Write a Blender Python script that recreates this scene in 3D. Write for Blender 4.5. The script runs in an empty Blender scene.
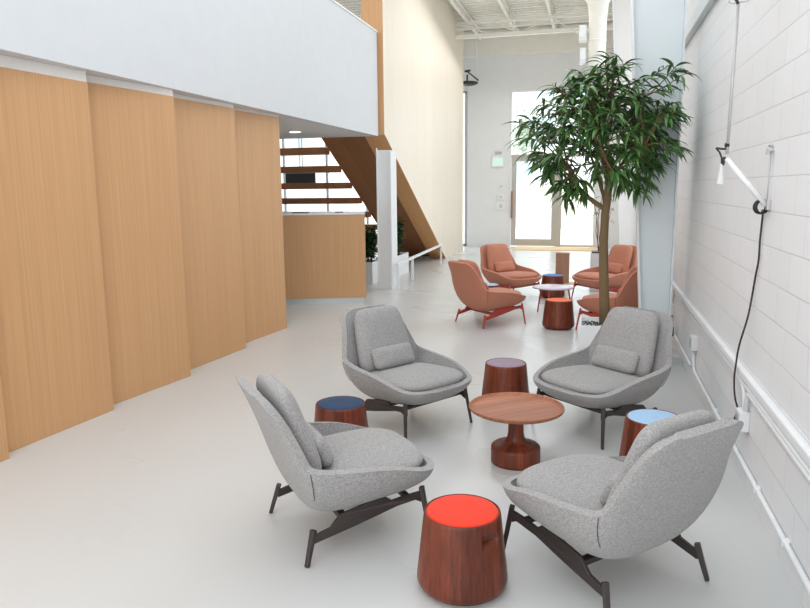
import bpy, bmesh, math, random
from mathutils import Vector, Matrix

PI = math.pi
random.seed(7)
SC = bpy.context.scene
COL = SC.collection

# ------------------------------------------------------------------ camera, world, light, exposure
cam_data = bpy.data.cameras.new('camera')
cam_data.sensor_width = 36.0
cam_data.lens = 700.0 / 810.0 * 36.0
cam_data.clip_end = 500
camera = bpy.data.objects.new('camera', cam_data)
COL.objects.link(camera)
camera.matrix_world = Matrix((
    (0.96594, -0.03225, 0.256747, 0.0),
    (0.25855, 0.160574, -0.952558, 0.0),
    (-0.01051, 0.986497, 0.163443, 1.8),
    (0, 0, 0, 1)))
SC.camera = camera

world = bpy.data.worlds.new('daylight')
SC.world = world
world.use_nodes = True
bg = world.node_tree.nodes['Background']
bg.inputs[0].default_value = (0.93, 0.97, 1.0, 1)
bg.inputs[1].default_value = 1.0


def area_light(name, loc, size, size_y, power, direction, color=(1, 1, 1)):
    d = bpy.data.lights.new(name, 'AREA')
    d.shape = 'RECTANGLE'
    d.size, d.size_y, d.energy, d.color = size, size_y, power, color
    o = bpy.data.objects.new(name, d)
    o.location = loc
    o.rotation_euler = Vector(direction).to_track_quat('-Z', 'Y').to_euler()
    COL.objects.link(o)
    return o


# daylight of the big side windows beyond the steel column
area_light('side_window_daylight', (4.6, 17.6, 3.4), 8.0, 6.0, 125, (-1, 0, -0.1), (1.0, 0.98, 0.95))
# unseen fill lamp added behind the viewer to brighten surfaces facing the camera
area_light('front_fill', (-1.2, -3.9, 2.7), 6.0, 3.6, 95, (0, 1, -0.05), (0.97, 0.99, 1.0))
# lamp added above the yard to brighten everything outside the entrance
area_light('yard_fill', (-2, 42.0, 22.0), 40.0, 36.0, 9000, (0, 0, -1), (1.0, 1.0, 1.0))
# fill lamp added below the roof to brighten the entrance end
area_light('entrance_fill', (-1.4, 17.0, 5.55), 3.8, 6.4, 62, (0, -0.15, -1), (1.0, 0.99, 0.97))

VS = SC.view_settings
VS.view_transform = 'Standard'
VS.look = 'None'
VS.exposure = 0.84
VS.gamma = 1.0
VS.use_curve_mapping = False


# ------------------------------------------------------------------ materials
def new_mat(name):
    m = bpy.data.materials.new(name)
    m.use_nodes = True
    nt = m.node_tree
    return m, nt, nt.nodes['Principled BSDF']


def plain(name, color, rough=0.5, metal=0.0, spec=0.5, bump=0.0, bscale=60.0):
    m, nt, b = new_mat(name)
    b.inputs['Roughness'].default_value = rough
    b.inputs['Metallic'].default_value = metal
    b.inputs['Specular IOR Level'].default_value = spec
    n = nt.nodes.new('ShaderNodeTexNoise')
    tc = nt.nodes.new('ShaderNodeTexCoord')
    nt.links.new(tc.outputs['Object'], n.inputs['Vector'])
    n.inputs['Scale'].default_value = bscale
    mx = nt.nodes.new('ShaderNodeMix')
    mx.data_type = 'RGBA'
    mx.inputs[6].default_value = (*[c * 0.965 for c in color], 1)
    mx.inputs[7].default_value = (*[min(1, c * 1.035) for c in color], 1)
    nt.links.new(n.outputs['Fac'], mx.inputs[0])
    nt.links.new(mx.outputs[2], b.inputs['Base Color'])
    if bump:
        bp = nt.nodes.new('ShaderNodeBump')
        bp.inputs['Strength'].default_value = bump
        bp.inputs['Distance'].default_value = 0.002
        nt.links.new(n.outputs['Fac'], bp.inputs['Height'])
        nt.links.new(bp.outputs['Normal'], b.inputs['Normal'])
    return m


def ramp(nt, fac, stops):
    r = nt.nodes.new('ShaderNodeValToRGB')
    el = r.color_ramp.elements
    while len(el) < len(stops):
        el.new(0.5)
    for e, (p, c) in zip(el, stops):
        e.position = p
        e.color = (*c, 1)
    nt.links.new(fac, r.inputs[0])
    return r.outputs[0]


def wood(name, dark, light, grain=(45, 45, 1.0), board=0.19, board_axis=1, board_amt=0.10, rough=0.45, spec=0.35):
    """straight grain along local z, boards of a given width told apart by a slight tone"""
    m, nt, b = new_mat(name)
    tc = nt.nodes.new('ShaderNodeTexCoord')
    mp = nt.nodes.new('ShaderNodeMapping')
    mp.inputs['Scale'].default_value = grain
    nt.links.new(tc.outputs['Object'], mp.inputs[0])
    n = nt.nodes.new('ShaderNodeTexNoise')
    n.inputs['Scale'].default_value = 1.0
    n.inputs['Detail'].default_value = 5
    n.inputs['Roughness'].default_value = 0.6
    nt.links.new(mp.outputs[0], n.inputs['Vector'])
    colr = ramp(nt, n.outputs['Fac'], [(0.28, dark), (0.72, light)])
    sx = nt.nodes.new('ShaderNodeSeparateXYZ')
    nt.links.new(tc.outputs['Object'], sx.inputs[0])
    if board_axis == 'angle':
        at = nt.nodes.new('ShaderNodeMath')
        at.operation = 'ARCTAN2'
        nt.links.new(sx.outputs[1], at.inputs[0])
        nt.links.new(sx.outputs[0], at.inputs[1])
        src = at.outputs[0]
    else:
        src = sx.outputs[board_axis]
    dv = nt.nodes.new('ShaderNodeMath')
    dv.operation = 'DIVIDE'
    dv.inputs[1].default_value = board
    nt.links.new(src, dv.inputs[0])
    fl = nt.nodes.new('ShaderNodeMath')
    fl.operation = 'FLOOR'
    nt.links.new(dv.outputs[0], fl.inputs[0])
    wn = nt.nodes.new('ShaderNodeTexWhiteNoise')
    wn.noise_dimensions = '1D'
    nt.links.new(fl.outputs[0], wn.inputs['W'])
    mr = nt.nodes.new('ShaderNodeMapRange')
    mr.inputs['To Min'].default_value = 1 - board_amt
    mr.inputs['To Max'].default_value = 1 + board_amt
    nt.links.new(wn.outputs['Value'], mr.inputs['Value'])
    mul = nt.nodes.new('ShaderNodeMix')
    mul.data_type = 'RGBA'
    mul.blend_type = 'MULTIPLY'
    mul.inputs[0].default_value = 1
    nt.links.new(colr, mul.inputs[6])
    nt.links.new(mr.outputs[0], mul.inputs[7])
    nt.links.new(mul.outputs[2], b.inputs['Base Color'])
    b.inputs['Roughness'].default_value = rough
    b.inputs['Specular IOR Level'].default_value = spec
    return m


def fabric(name, color, contrast=0.22, scale=220.0, rough=0.95):
    m, nt, b = new_mat(name)
    tc = nt.nodes.new('ShaderNodeTexCoord')
    hs = []
    for sc in ((scale, scale * 0.22, scale), (scale * 0.22, scale, scale * 0.3)):
        mp = nt.nodes.new('ShaderNodeMapping')
        mp.inputs['Scale'].default_value = sc
        nt.links.new(tc.outputs['Object'], mp.inputs[0])
        n = nt.nodes.new('ShaderNodeTexNoise')
        n.inputs['Scale'].default_value = 1.0
        n.inputs['Detail'].default_value = 3
        nt.links.new(mp.outputs[0], n.inputs['Vector'])
        hs.append(n.outputs['Fac'])
    ad = nt.nodes.new('ShaderNodeMath')
    ad.operation = 'ADD'
    nt.links.new(hs[0], ad.inputs[0])
    nt.links.new(hs[1], ad.inputs[1])
    hf = nt.nodes.new('ShaderNodeMath')
    hf.operation = 'MULTIPLY'
    hf.inputs[1].default_value = 0.5
    nt.links.new(ad.outputs[0], hf.inputs[0])
    c = ramp(nt, hf.outputs[0], [(0.36, [x * (1 - contrast) for x in color]), (0.64, [min(1, x * (1 + contrast)) for x in color])])
    nt.links.new(c, b.inputs['Base Color'])
    b.inputs['Roughness'].default_value = rough
    b.inputs['Specular IOR Level'].default_value = 0.15
    b.inputs['Sheen Weight'].default_value = 0.15
    bp = nt.nodes.new('ShaderNodeBump')
    bp.inputs['Strength'].default_value = 0.25
    bp.inputs['Distance'].default_value = 0.002
    nt.links.new(hf.outputs[0], bp.inputs['Height'])
    nt.links.new(bp.outputs['Normal'], b.inputs['Normal'])
    return m


def block_wall(name):
    m, nt, b = new_mat(name)
    tc = nt.nodes.new('ShaderNodeTexCoord')
    sx = nt.nodes.new('ShaderNodeSeparateXYZ')
    nt.links.new(tc.outputs['Object'], sx.inputs[0])
    cb = nt.nodes.new('ShaderNodeCombineXYZ')
    nt.links.new(sx.outputs[1], cb.inputs[0])
    nt.links.new(sx.outputs[2], cb.inputs[1])
    mp = nt.nodes.new('ShaderNodeMapping')
    mp.inputs['Location'].default_value = (0.11, -0.157, 0)
    nt.links.new(cb.outputs[0], mp.inputs[0])
    br = nt.nodes.new('ShaderNodeTexBrick')
    br.inputs['Scale'].default_value = 1.0
    br.inputs['Brick Width'].default_value = 0.405
    br.inputs['Row Height'].default_value = 0.187
    br.inputs['Mortar Size'].default_value = 0.0035
    br.inputs['Mortar Smooth'].default_value = 0.6
    br.inputs['Color1'].default_value = (0.80, 0.80, 0.805, 1)
    br.inputs['Color2'].default_value = (0.825, 0.825, 0.83, 1)
    br.inputs['Mortar'].default_value = (0.68, 0.68, 0.69, 1)
    nt.links.new(mp.outputs[0], br.inputs['Vector'])
    nt.links.new(br.outputs['Color'], b.inputs['Base Color'])
    n = nt.nodes.new('ShaderNodeTexNoise')
    n.inputs['Scale'].default_value = 90
    n.inputs['Detail'].default_value = 4
    nt.links.new(tc.outputs['Object'], n.inputs['Vector'])
    ma = nt.nodes.new('ShaderNodeMath')
    ma.operation = 'MULTIPLY_ADD'
    ma.inputs[1].default_value = -1.6
    nt.links.new(br.outputs['Fac'], ma.inputs[0])
    ns = nt.nodes.new('ShaderNodeMath')
    ns.operation = 'MULTIPLY'
    ns.inputs[1].default_value = 0.35
    nt.links.new(n.outputs['Fac'], ns.inputs[0])
    nt.links.new(ns.outputs[0], ma.inputs[2])
    bp = nt.nodes.new('ShaderNodeBump')
    bp.inputs['Strength'].default_value = 0.55
    bp.inputs['Distance'].default_value = 0.004
    nt.links.new(ma.outputs[0], bp.inputs['Height'])
    nt.links.new(bp.outputs['Normal'], b.inputs['Normal'])
    b.inputs['Roughness'].default_value = 0.55
    b.inputs['Specular IOR Level'].default_value = 0.3
    return m


def concrete(name):
    m, nt, b = new_mat(name)
    tc = nt.nodes.new('ShaderNodeTexCoord')
    n = nt.nodes.new('ShaderNodeTexNoise')
    n.inputs['Scale'].default_value = 0.7
    n.inputs['Detail'].default_value = 1
    nt.links.new(tc.outputs['Object'], n.inputs['Vector'])
    c = ramp(nt, n.outputs['Fac'], [(0.25, (0.580, 0.584, 0.574)), (0.75, (0.618, 0.622, 0.612))])
    nt.links.new(c, b.inputs['Base Color'])
    r = nt.nodes.new('ShaderNodeMapRange')
    r.inputs['To Min'].default_value = 0.27
    r.inputs['To Max'].default_value = 0.28
    nt.links.new(n.outputs['Fac'], r.inputs['Value'])
    nt.links.new(r.outputs[0], b.inputs['Roughness'])
    b.inputs['Specular IOR Level'].default_value = 0.5
    return m


def glass(name, tint=(0.97, 0.99, 1.0)):
    m = bpy.data.materials.new(name)
    m.use_nodes = True
    nt = m.node_tree
    nt.nodes.clear()
    out = nt.nodes.new('ShaderNodeOutputMaterial')
    t = nt.nodes.new('ShaderNodeBsdfTransparent')
    t.inputs[0].default_value = (*tint, 1)
    g = nt.nodes.new('ShaderNodeBsdfGlossy')
    g.inputs['Roughness'].default_value = 0.02
    mx = nt.nodes.new('ShaderNodeMixShader')
    mx.inputs[0].default_value = 0.05
    nt.links.new(t.outputs[0], mx.inputs[1])
    nt.links.new(g.outputs[0], mx.inputs[2])
    nt.links.new(mx.outputs[0], out.inputs[0])
    return m


def emit(name, color, strength):
    m, nt, b = new_mat(name)
    b.inputs['Base Color'].default_value = (*color, 1)
    b.inputs['Emission Color'].default_value = (*color, 1)
    b.inputs['Emission Strength'].default_value = strength
    return m


def leaf_mat(name, dark, light):
    m, nt, b = new_mat(name)
    tc = nt.nodes.new('ShaderNodeTexCoord')
    n = nt.nodes.new('ShaderNodeTexNoise')
    n.inputs['Scale'].default_value = 9
    n.inputs['Detail'].default_value = 3
    nt.links.new(tc.outputs['Object'], n.inputs['Vector'])
    c = ramp(nt, n.outputs['Fac'], [(0.3, dark), (0.72, light)])
    nt.links.new(c, b.inputs['Base Color'])
    b.inputs['Roughness'].default_value = 0.38
    b.inputs['Specular IOR Level'].default_value = 0.5
    return m


M = {}
M['concrete'] = concrete('polished_concrete')
M['block'] = block_wall('painted_block')
M['white'] = plain('white_paint', (0.80, 0.81, 0.82), 0.5, bscale=8)
M['parapet'] = plain('white_plaster', (0.66, 0.675, 0.695), 0.6, bscale=5)
M['soffit'] = plain('soffit_plaster', (0.80, 0.765, 0.73), 0.7, bscale=5)
M['steelwhite'] = plain('pale_blue_grey_paint', (0.68, 0.73, 0.75), 0.4, bscale=4)
M['cream'] = plain('cream_paint', (0.87, 0.85, 0.775), 0.6, bscale=6)
M['farwall'] = plain('grey_white_paint', (0.82, 0.825, 0.83), 0.6, bscale=4)
M['oak'] = wood('oak_veneer', (0.545, 0.295, 0.135), (0.640, 0.368, 0.180), (70, 70, 0.7), 0.20, 1, 0.022, 0.5)
M['oak_desk'] = wood('oak_desk_veneer', (0.545, 0.295, 0.135), (0.640, 0.368, 0.180), (70, 70, 0.7), 0.16, 0, 0.03, 0.5)
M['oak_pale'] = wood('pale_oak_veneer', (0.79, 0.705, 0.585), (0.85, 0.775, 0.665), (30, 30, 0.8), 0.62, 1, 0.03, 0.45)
M['oak_shaded'] = wood('shaded_oak', (0.29, 0.12, 0.045), (0.40, 0.175, 0.07), (35, 1.2, 35), 0.3, 0, 0.08, 0.5)  # oak darkened by colour to stand for the shade under the stair
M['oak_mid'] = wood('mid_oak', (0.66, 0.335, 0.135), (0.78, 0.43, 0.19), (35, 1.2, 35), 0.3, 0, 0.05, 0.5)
M['walnut'] = wood('walnut_staves', (0.100, 0.021, 0.010), (0.215, 0.049, 0.022), (60, 60, 3.0), 0.2618, 'angle', 0.40, 0.38, 0.35)
M['walnut_top'] = wood('walnut_table_top', (0.29, 0.105, 0.055), (0.44, 0.18, 0.10), (3.0, 55, 55), 0.085, 1, 0.16, 0.5, 0.3)  # lighter than the base walnut: glare on the top put into the colour
M['walnut_box'] = wood('brown_box_wood', (0.30, 0.15, 0.095), (0.38, 0.20, 0.13), (40, 40, 2), 0.2, 0, 0.05, 0.5)
M['grey_fabric'] = fabric('grey_wool', (0.335, 0.324, 0.318), 0.32, 330)
M['orange_fabric'] = fabric('terracotta_wool', (0.50, 0.205, 0.13), 0.14, 400)
M['dark_metal'] = plain('dark_bronze_metal', (0.050, 0.040, 0.037), 0.45, 0.3)
M['red_metal'] = plain('red_powder_coat', (0.42, 0.055, 0.035), 0.4)
M['felt_red'] = fabric('red_felt', (0.78, 0.046, 0.018), 0.06, 400)
M['felt_navy'] = fabric('navy_felt', (0.012, 0.042, 0.105), 0.1, 400)
M['felt_purple'] = fabric('mauve_felt', (0.31, 0.235, 0.30), 0.06, 400)
M['felt_blue'] = fabric('pale_blue_felt', (0.36, 0.55, 0.76), 0.05, 400)
M['felt_cobalt'] = fabric('cobalt_felt', (0.05, 0.20, 0.50), 0.06, 400)
M['felt_orange'] = fabric('orange_felt', (0.85, 0.16, 0.07), 0.06, 400)
M['laminate'] = plain('mauve_laminate', (0.42, 0.33, 0.42), 0.25)
M['black'] = plain('black_plastic', (0.012, 0.012, 0.014), 0.45)
M['cord'] = plain('dark_brown_cord', (0.035, 0.020, 0.022), 0.6)
M['groove'] = plain('dark_slot', (0.02, 0.01, 0.008), 0.7)
M['lampwhite'] = plain('white_enamel', (0.84, 0.85, 0.86), 0.3)
M['chrome'] = plain('satin_grey_steel', (0.50, 0.49, 0.49), 0.35, 0.2)
M['lampcone'] = plain('grey_white_enamel', (0.66, 0.68, 0.68), 0.4)
M['aluminium'] = plain('brushed_aluminium', (0.55, 0.56, 0.57), 0.4, 0.5)
M['doorframe'] = plain('stone_grey_frame', (0.50, 0.485, 0.44), 0.45)
M['glass'] = glass('clear_glass')
M['leaf'] = leaf_mat('ficus_leaf', (0.026, 0.085, 0.020), (0.12, 0.25, 0.065))
M['leaf2'] = leaf_mat('shrub_leaf', (0.012, 0.04, 0.014), (0.045, 0.11, 0.03))
M['leaf_pale'] = leaf_mat('sunlit_leaf', (0.35, 0.45, 0.30), (0.55, 0.62, 0.45))
M['bark'] = plain('brown_bark', (0.19, 0.125, 0.062), 0.85, bump=1.0, bscale=45)
M['twig'] = plain('reddish_twig', (0.16, 0.07, 0.05), 0.8)
M['pebble'] = plain('dark_pebble', (0.035, 0.036, 0.04), 0.4, bscale=25)
M['soil'] = plain('dark_soil', (0.03, 0.024, 0.02), 0.9, bump=1.0)
M['marble'] = plain('pale_marble', (0.62, 0.61, 0.61), 0.35, bscale=7)
M['mat'] = plain('tan_coir', (0.66, 0.47, 0.26), 0.9, bscale=80)
M['green_sign'] = emit('lit_green_sign', (0.62, 0.84, 0.74), 0.15)
M['lamp_glow'] = emit('warm_downlight', (1.0, 0.85, 0.7), 4.0)
M['grille'] = plain('grey_grille', (0.50, 0.51, 0.53), 0.5)
M['facade'] = plain('pale_facade', (0.86, 0.86, 0.86), 0.8)
M['facade_glass'] = plain('blue_facade_glass', (0.52, 0.66, 0.75), 0.2)
M['hoarding'] = plain('cream_hoarding', (0.86, 0.78, 0.60), 0.8)
M['paving'] = plain('pale_paving', (0.82, 0.81, 0.80), 0.8)
M['brickred'] = plain('dull_red_paint', (0.40, 0.16, 0.10), 0.7)


# ------------------------------------------------------------------ mesh helpers
class MB:
    def __init__(self):
        self.v, self.f = [], []

    def add(self, verts, faces):
        k = len(self.v)
        self.v += [tuple(p) for p in verts]
        self.f += [tuple(i + k for i in f) for f in faces]
        return self

    def box(self, x0, x1, y0, y1, z0, z1):
        return self.add([(x0, y0, z0), (x1, y0, z0), (x1, y1, z0), (x0, y1, z0), (x0, y0, z1), (x1, y0, z1), (x1, y1, z1), (x0, y1, z1)],
                        [(0, 3, 2, 1), (4, 5, 6, 7), (0, 1, 5, 4), (1, 2, 6, 5), (2, 3, 7, 6), (3, 0, 4, 7)])

    def prism(self, poly, frm):
        """poly: 2-D outline, counter-clockwise; frm(a, b, side) maps it to 3-D for side 0 and 1"""
        n = len(poly)
        vs = [frm(a, b, 0) for a, b in poly] + [frm(a, b, 1) for a, b in poly]
        fs = [tuple(range(n - 1, -1, -1)), tuple(range(n, 2 * n))]
        fs += [(i, (i + 1) % n, (i + 1) % n + n, i + n) for i in range(n)]
        return self.add(vs, fs)

    def bar(self, a, b, wa, ha, wb=None, hb=None, up=(0, 0, 1)):
        """rectangular bar from a to b"""
        a, b = Vector(a), Vector(b)
        wb = wa if wb is None else wb
        hb = ha if hb is None else hb
        d = (b - a).normalized()
        s = d.cross(Vector(up))
        if s.length < 1e-5:
            s = Vector((1, 0, 0))
        s.normalize()
        u = s.cross(d).normalized()
        vs = []
        for p, w_, h_ in ((a, wa, ha), (b, wb, hb)):
            for i, j in ((-1, -1), (1, -1), (1, 1), (-1, 1)):
                vs.append(p + s * (w_ / 2 * i) + u * (h_ / 2 * j))
        return self.add(vs, [(3, 2, 1, 0), (4, 5, 6, 7), (0, 1, 5, 4), (1, 2, 6, 5), (2, 3, 7, 6), (3, 0, 4, 7)])

    def tube(self, pts, r, n=10, closed=False):
        pts = [Vector(p) for p in pts]
        rs = r if isinstance(r, (list, tuple)) else [r] * len(pts)
        m = len(pts)
        vs = []
        prev = None
        for i, p in enumerate(pts):
            if closed:
                d = pts[(i + 1) % m] - pts[i - 1]
            else:
                d = pts[min(i + 1, m - 1)] - pts[max(i - 1, 0)]
            d.normalize()
            if prev is None:
                a = Vector((0, 0, 1)) if abs(d.z) < 0.9 else Vector((1, 0, 0))
                prev = (a - d * a.dot(d)).normalized()
            else:
                prev = (prev - d * prev.dot(d)).normalized()
            q = d.cross(prev)
            for k in range(n):
                t = 2 * PI * k / n
                vs.append(p + (prev * math.cos(t) + q * math.sin(t)) * rs[i])
        fs = []
        for i in range(m if closed else m - 1):
            j = (i + 1) % m
            for k in range(n):
                k2 = (k + 1) % n
                fs.append((i * n + k, i * n + k2, j * n + k2, j * n + k))
        if not closed:
            fs.append(tuple(range(n - 1, -1, -1)))
            fs.append(tuple((m - 1) * n + k for k in range(n)))
        return self.add(vs, fs)

    def lathe(self, prof, n=48, c=(0, 0, 0)):
        """prof: list of (r, z) bottom to top; ends capped"""
        vs, fs = [], []
        for r, z in prof:
            for k in range(n):
                t = 2 * PI * k / n
                vs.append((c[0] + r * math.cos(t), c[1] + r * math.sin(t), c[2] + z))
        for i in range(len(prof) - 1):
            for k in range(n):
                k2 = (k + 1) % n
                fs.append((i * n + k, i * n + k2, (i + 1) * n + k2, (i + 1) * n + k))
        fs.append(tuple(range(n - 1, -1, -1)))
        fs.append(tuple((len(prof) - 1) * n + k for k in range(n)))
        return self.add(vs, fs)

    def build(self, name, mat, parent=None, smooth=False, bevel=0.0, segs=2, sub=0, autosmooth=None):
        me = bpy.data.meshes.new(name)
        me.from_pydata(self.v, [], self.f)
        me.materials.append(mat)
        if smooth:
            for p in me.polygons:
                p.use_smooth = True
        bm = bmesh.new()
        bm.from_mesh(me)
        bmesh.ops.recalc_face_normals(bm, faces=bm.faces)
        if autosmooth is not None:
            for e in bm.edges:
                if len(e.link_faces) == 2 and e.calc_face_angle(0) > autosmooth:
                    e.smooth = False
        bm.to_mesh(me)
        bm.free()
        o = bpy.data.objects.new(name, me)
        COL.objects.link(o)
        if parent:
            o.parent = parent
        if bevel:
            md = o.modifiers.new('edge', 'BEVEL')
            md.width = bevel
            md.segments = segs
            md.limit_method = 'ANGLE'
            md.angle_limit = 0.6
        if sub:
            md = o.modifiers.new('smooth', 'SUBSURF')
            md.levels = sub
            md.render_levels = sub
        return o


def tag(o, label, cat, group=None, kind=None):
    o['label'] = label
    o['category'] = cat
    if group:
        o['group'] = group
    if kind:
        o['kind'] = kind
    return o


def thing(name, label, cat, loc=(0, 0, 0), rz=0.0, group=None):
    o = bpy.data.objects.new(name, None)
    o.empty_display_size = 0.1
    COL.objects.link(o)
    o.location = loc
    o.rotation_euler = (0, 0, rz)
    return tag(o, label, cat, group)


def struct(o, label=None, cat=None):
    o['kind'] = 'structure'
    if label:
        o['label'] = label
    if cat:
        o['category'] = cat
    return o


def dup(root, loc, rz, label):
    c = root.copy()
    COL.objects.link(c)
    c.location = loc
    c.rotation_euler = (0, 0, rz)
    c['label'] = label
    for ch in list(root.children):
        d = ch.copy()
        COL.objects.link(d)
        d.parent = c
        for g in list(ch.children):
            e = g.copy()
            COL.objects.link(e)
            e.parent = d
    return c


def arc(cx, cy, r, a0, a1, n):
    return [(cx + r * math.cos(a0 + (a1 - a0) * i / n), cy + r * math.sin(a0 + (a1 - a0) * i / n)) for i in range(n + 1)]


# ------------------------------------------------------------------ the setting
XW = 0.925          # face of the block wall
YF = 21.6           # face of the far wall
XL = -3.66          # face of the pale oak stair wall
ZS = 2.715          # soffit height

struct(MB().box(-10.5, 1.4, -4, 21.75, -0.25, 0).build('floor', M['concrete']), 'pale polished concrete floor of the whole hall', 'floor')
struct(MB().box(XW, XW + 0.3, -4, 9.24, 0, 5.4).build('wall_right', M['block']), 'white painted concrete block wall along the right side', 'wall')
b = MB()
b.box(XW, XW + 0.3, 9.24, 10.2, 0, 6.3)
b.box(XW, XW + 0.3, 16.2, 21.6, 0, 6.3)
b.box(XW, XW + 0.3, 10.2, 16.2, 0, 0.5)
b.box(XW, XW + 0.3, 10.2, 16.2, 5.2, 6.3)
struct(b.build('wall_right_rear', M['white']), 'white side wall with a big window behind the steel column', 'wall')
w3 = MB()
for y in (10.2, 12.2, 14.2, 16.15):
    w3.box(XW + 0.1, XW + 0.18, y, y + 0.05, 0.5, 5.2)
for z in (0.5, 2.6, 5.15):
    w3.box(XW + 0.1, XW + 0.18, 10.2, 16.2, z, z + 0.05)
w3 = struct(w3.build('window_3', M['aluminium'], bevel=0.005), 'tall side window hidden behind the steel column', 'window')
MB().box(XW + 0.13, XW + 0.14, 10.2, 16.2, 0.5, 5.2).build('pane', M['glass'], w3)

# panel wall on the left: five overlapping oak panels, each a little skewed
ends = [(-3.82, 3.62), (-3.813, 4.79), (-3.774, 5.895), (-3.826, 7.13), (-3.853, 8.32)]
starts = [(-3.935, 1.6), (-3.925, 3.55), (-3.938, 4.74), (-3.93, 5.85), (-3.985, 7.06)]
ends[0] = (-3.815, 3.70)
for i, ((xs, ys), (xe, ye)) in enumerate(zip(starts, ends)):
    d = Vector((xe - xs, ye - ys, 0)).normalized()
    nrm = Vector((-d.y, d.x, 0))
    s, e = Vector((xs, ys, 0)), Vector((xe, ye, 0))
    poly = [s, e, e + nrm * 0.10, s + nrm * 0.10]
    b = MB()
    zt = (2.62, 2.632, 2.655, 2.675, 2.69)[i]
    b.add([(p.x, p.y, 0) for p in poly] + [(p.x, p.y, zt) for p in poly],
          [(3, 2, 1, 0), (4, 5, 6, 7), (0, 1, 5, 4), (1, 2, 6, 5), (2, 3, 7, 6), (3, 0, 4, 7)])
    po_ = b.build('wall_left', M['oak'], bevel=0.003)
    pn = po_.name
    struct(po_,
           'floor to soffit oak panel, %s of the overlapping panels on the left' % ['partly cut by the picture edge,', 'widest in view', 'second full one', 'third full one', 'end one by the reception desk'][i], 'wall panel')
    rec = [p + nrm * 0.008 for p in (s, e)] + [e + nrm * 0.09, s + nrm * 0.09]
    MB().add([(p.x, p.y, zt) for p in rec] + [(p.x, p.y, ZS - 0.001) for p in rec],
             [(3, 2, 1, 0), (4, 5, 6, 7), (0, 1, 5, 4), (1, 2, 6, 5), (2, 3, 7, 6), (3, 0, 4, 7)]).build('header_strip', M['soffit'], bpy.data.objects[pn])
struct(MB().box(-4.12, -3.975, -4, 8.25, 2.58, ZS).build('trim_8', M['soffit']), 'pale plaster header strip above the oak panels', 'header')
struct(MB().box(-4.4, -4.1, -4, 8.2, 0, ZS).build('wall_left_backing', M['white']), 'wall behind the oak panels', 'wall')
struct(MB().box(-10.5, -10.2, -4, 21.6, 0, 6.3).build('wall_left_rear', M['white']), 'white wall far behind the stair', 'wall')

# mezzanine: soffit and white parapet
struct(MB().box(-10.2, -3.86, -4, 12.22, ZS + 0.002, ZS + 0.3).build('ceiling', M['soffit']), 'plain plaster soffit under the mezzanine', 'ceiling')
par = MB()
par.box(-3.86, -3.75, -4, 12.22, ZS, 4.47)
par = struct(par.build('wall_mezzanine', M['parapet'], bevel=0.004), 'broad white parapet of the mezzanine above the oak panels', 'wall')
MB().box(-3.88, -3.735, -4, 12.225, 4.47, 4.50).build('coping', M['white'], par, bevel=0.004)

# pale oak wall above the stair, with the sloped underside
zA, yA, yB = 2.756, 12.3, 17.68


def zs(y):
    return zA * (yB - y) / (yB - yA)


poly = [(yA, zA), (yB, 0), (20.12, 0), (20.12, 6.35), (yA, 6.35)]
b = MB().prism(poly, lambda a, c, s: (XL if s else XL - 0.39, a, c))
wst = struct(b.build('wall_stair', M['oak_pale']), 'tall pale oak wall enclosing the staircase', 'wall')
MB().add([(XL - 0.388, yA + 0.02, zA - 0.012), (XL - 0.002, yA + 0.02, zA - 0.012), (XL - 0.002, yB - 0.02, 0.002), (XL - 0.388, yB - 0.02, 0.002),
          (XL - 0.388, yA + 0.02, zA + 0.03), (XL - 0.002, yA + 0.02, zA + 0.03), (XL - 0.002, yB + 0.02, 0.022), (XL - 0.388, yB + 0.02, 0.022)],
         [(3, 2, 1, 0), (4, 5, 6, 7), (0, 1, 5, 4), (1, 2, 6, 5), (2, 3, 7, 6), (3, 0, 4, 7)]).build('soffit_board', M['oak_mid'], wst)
MB().box(XL - 0.388, XL - 0.004, yA - 0.018, yA + 0.005, zA, 4.47).build('end_board', M['oak'], wst)
MB().box(XL - 0.388, XL - 0.004, yA - 0.018, yA + 0.005, 4.473, 6.35).build('end_board', M['oak'], wst)

# stair: sloped underside panel plus broad open steps, their shade painted into the oak
st = thing('staircase', 'shade-darkened oak staircase with open steps rising towards the mezzanine behind the reception desk', 'staircase', (-5.8, 15.0, 0))
ox, oy = -5.8, 15.0
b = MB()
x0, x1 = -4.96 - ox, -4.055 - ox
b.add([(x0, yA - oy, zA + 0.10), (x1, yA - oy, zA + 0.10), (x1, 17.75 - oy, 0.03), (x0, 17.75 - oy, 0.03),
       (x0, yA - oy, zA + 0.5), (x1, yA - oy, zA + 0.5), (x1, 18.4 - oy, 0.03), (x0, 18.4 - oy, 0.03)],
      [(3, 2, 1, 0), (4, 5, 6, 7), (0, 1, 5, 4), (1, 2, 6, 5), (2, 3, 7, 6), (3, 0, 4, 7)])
b.build('stringer', M['oak_shaded'], st)
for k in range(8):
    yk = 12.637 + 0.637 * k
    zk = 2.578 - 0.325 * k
    MB().box(-9.0 - ox, -4.97 - ox, yk - oy, yk + 0.34 - oy, zk - 0.13, zk).build('step', M['oak_shaded'], st, bevel=0.005)

# white steel column beside the desk
b = MB()
b.box(-3.73, -3.50, 12.03, 12.33, 0, 2.46)
b.box(-3.50, -3.465, 12.00, 12.36, 0, 2.44)
b.box(-3.735, -3.715, 12.00, 12.03, 0, 2.50)
struct(b.build('trim_1', M['white'], bevel=0.004), 'square white steel post under the end of the mezzanine', 'post')

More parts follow.
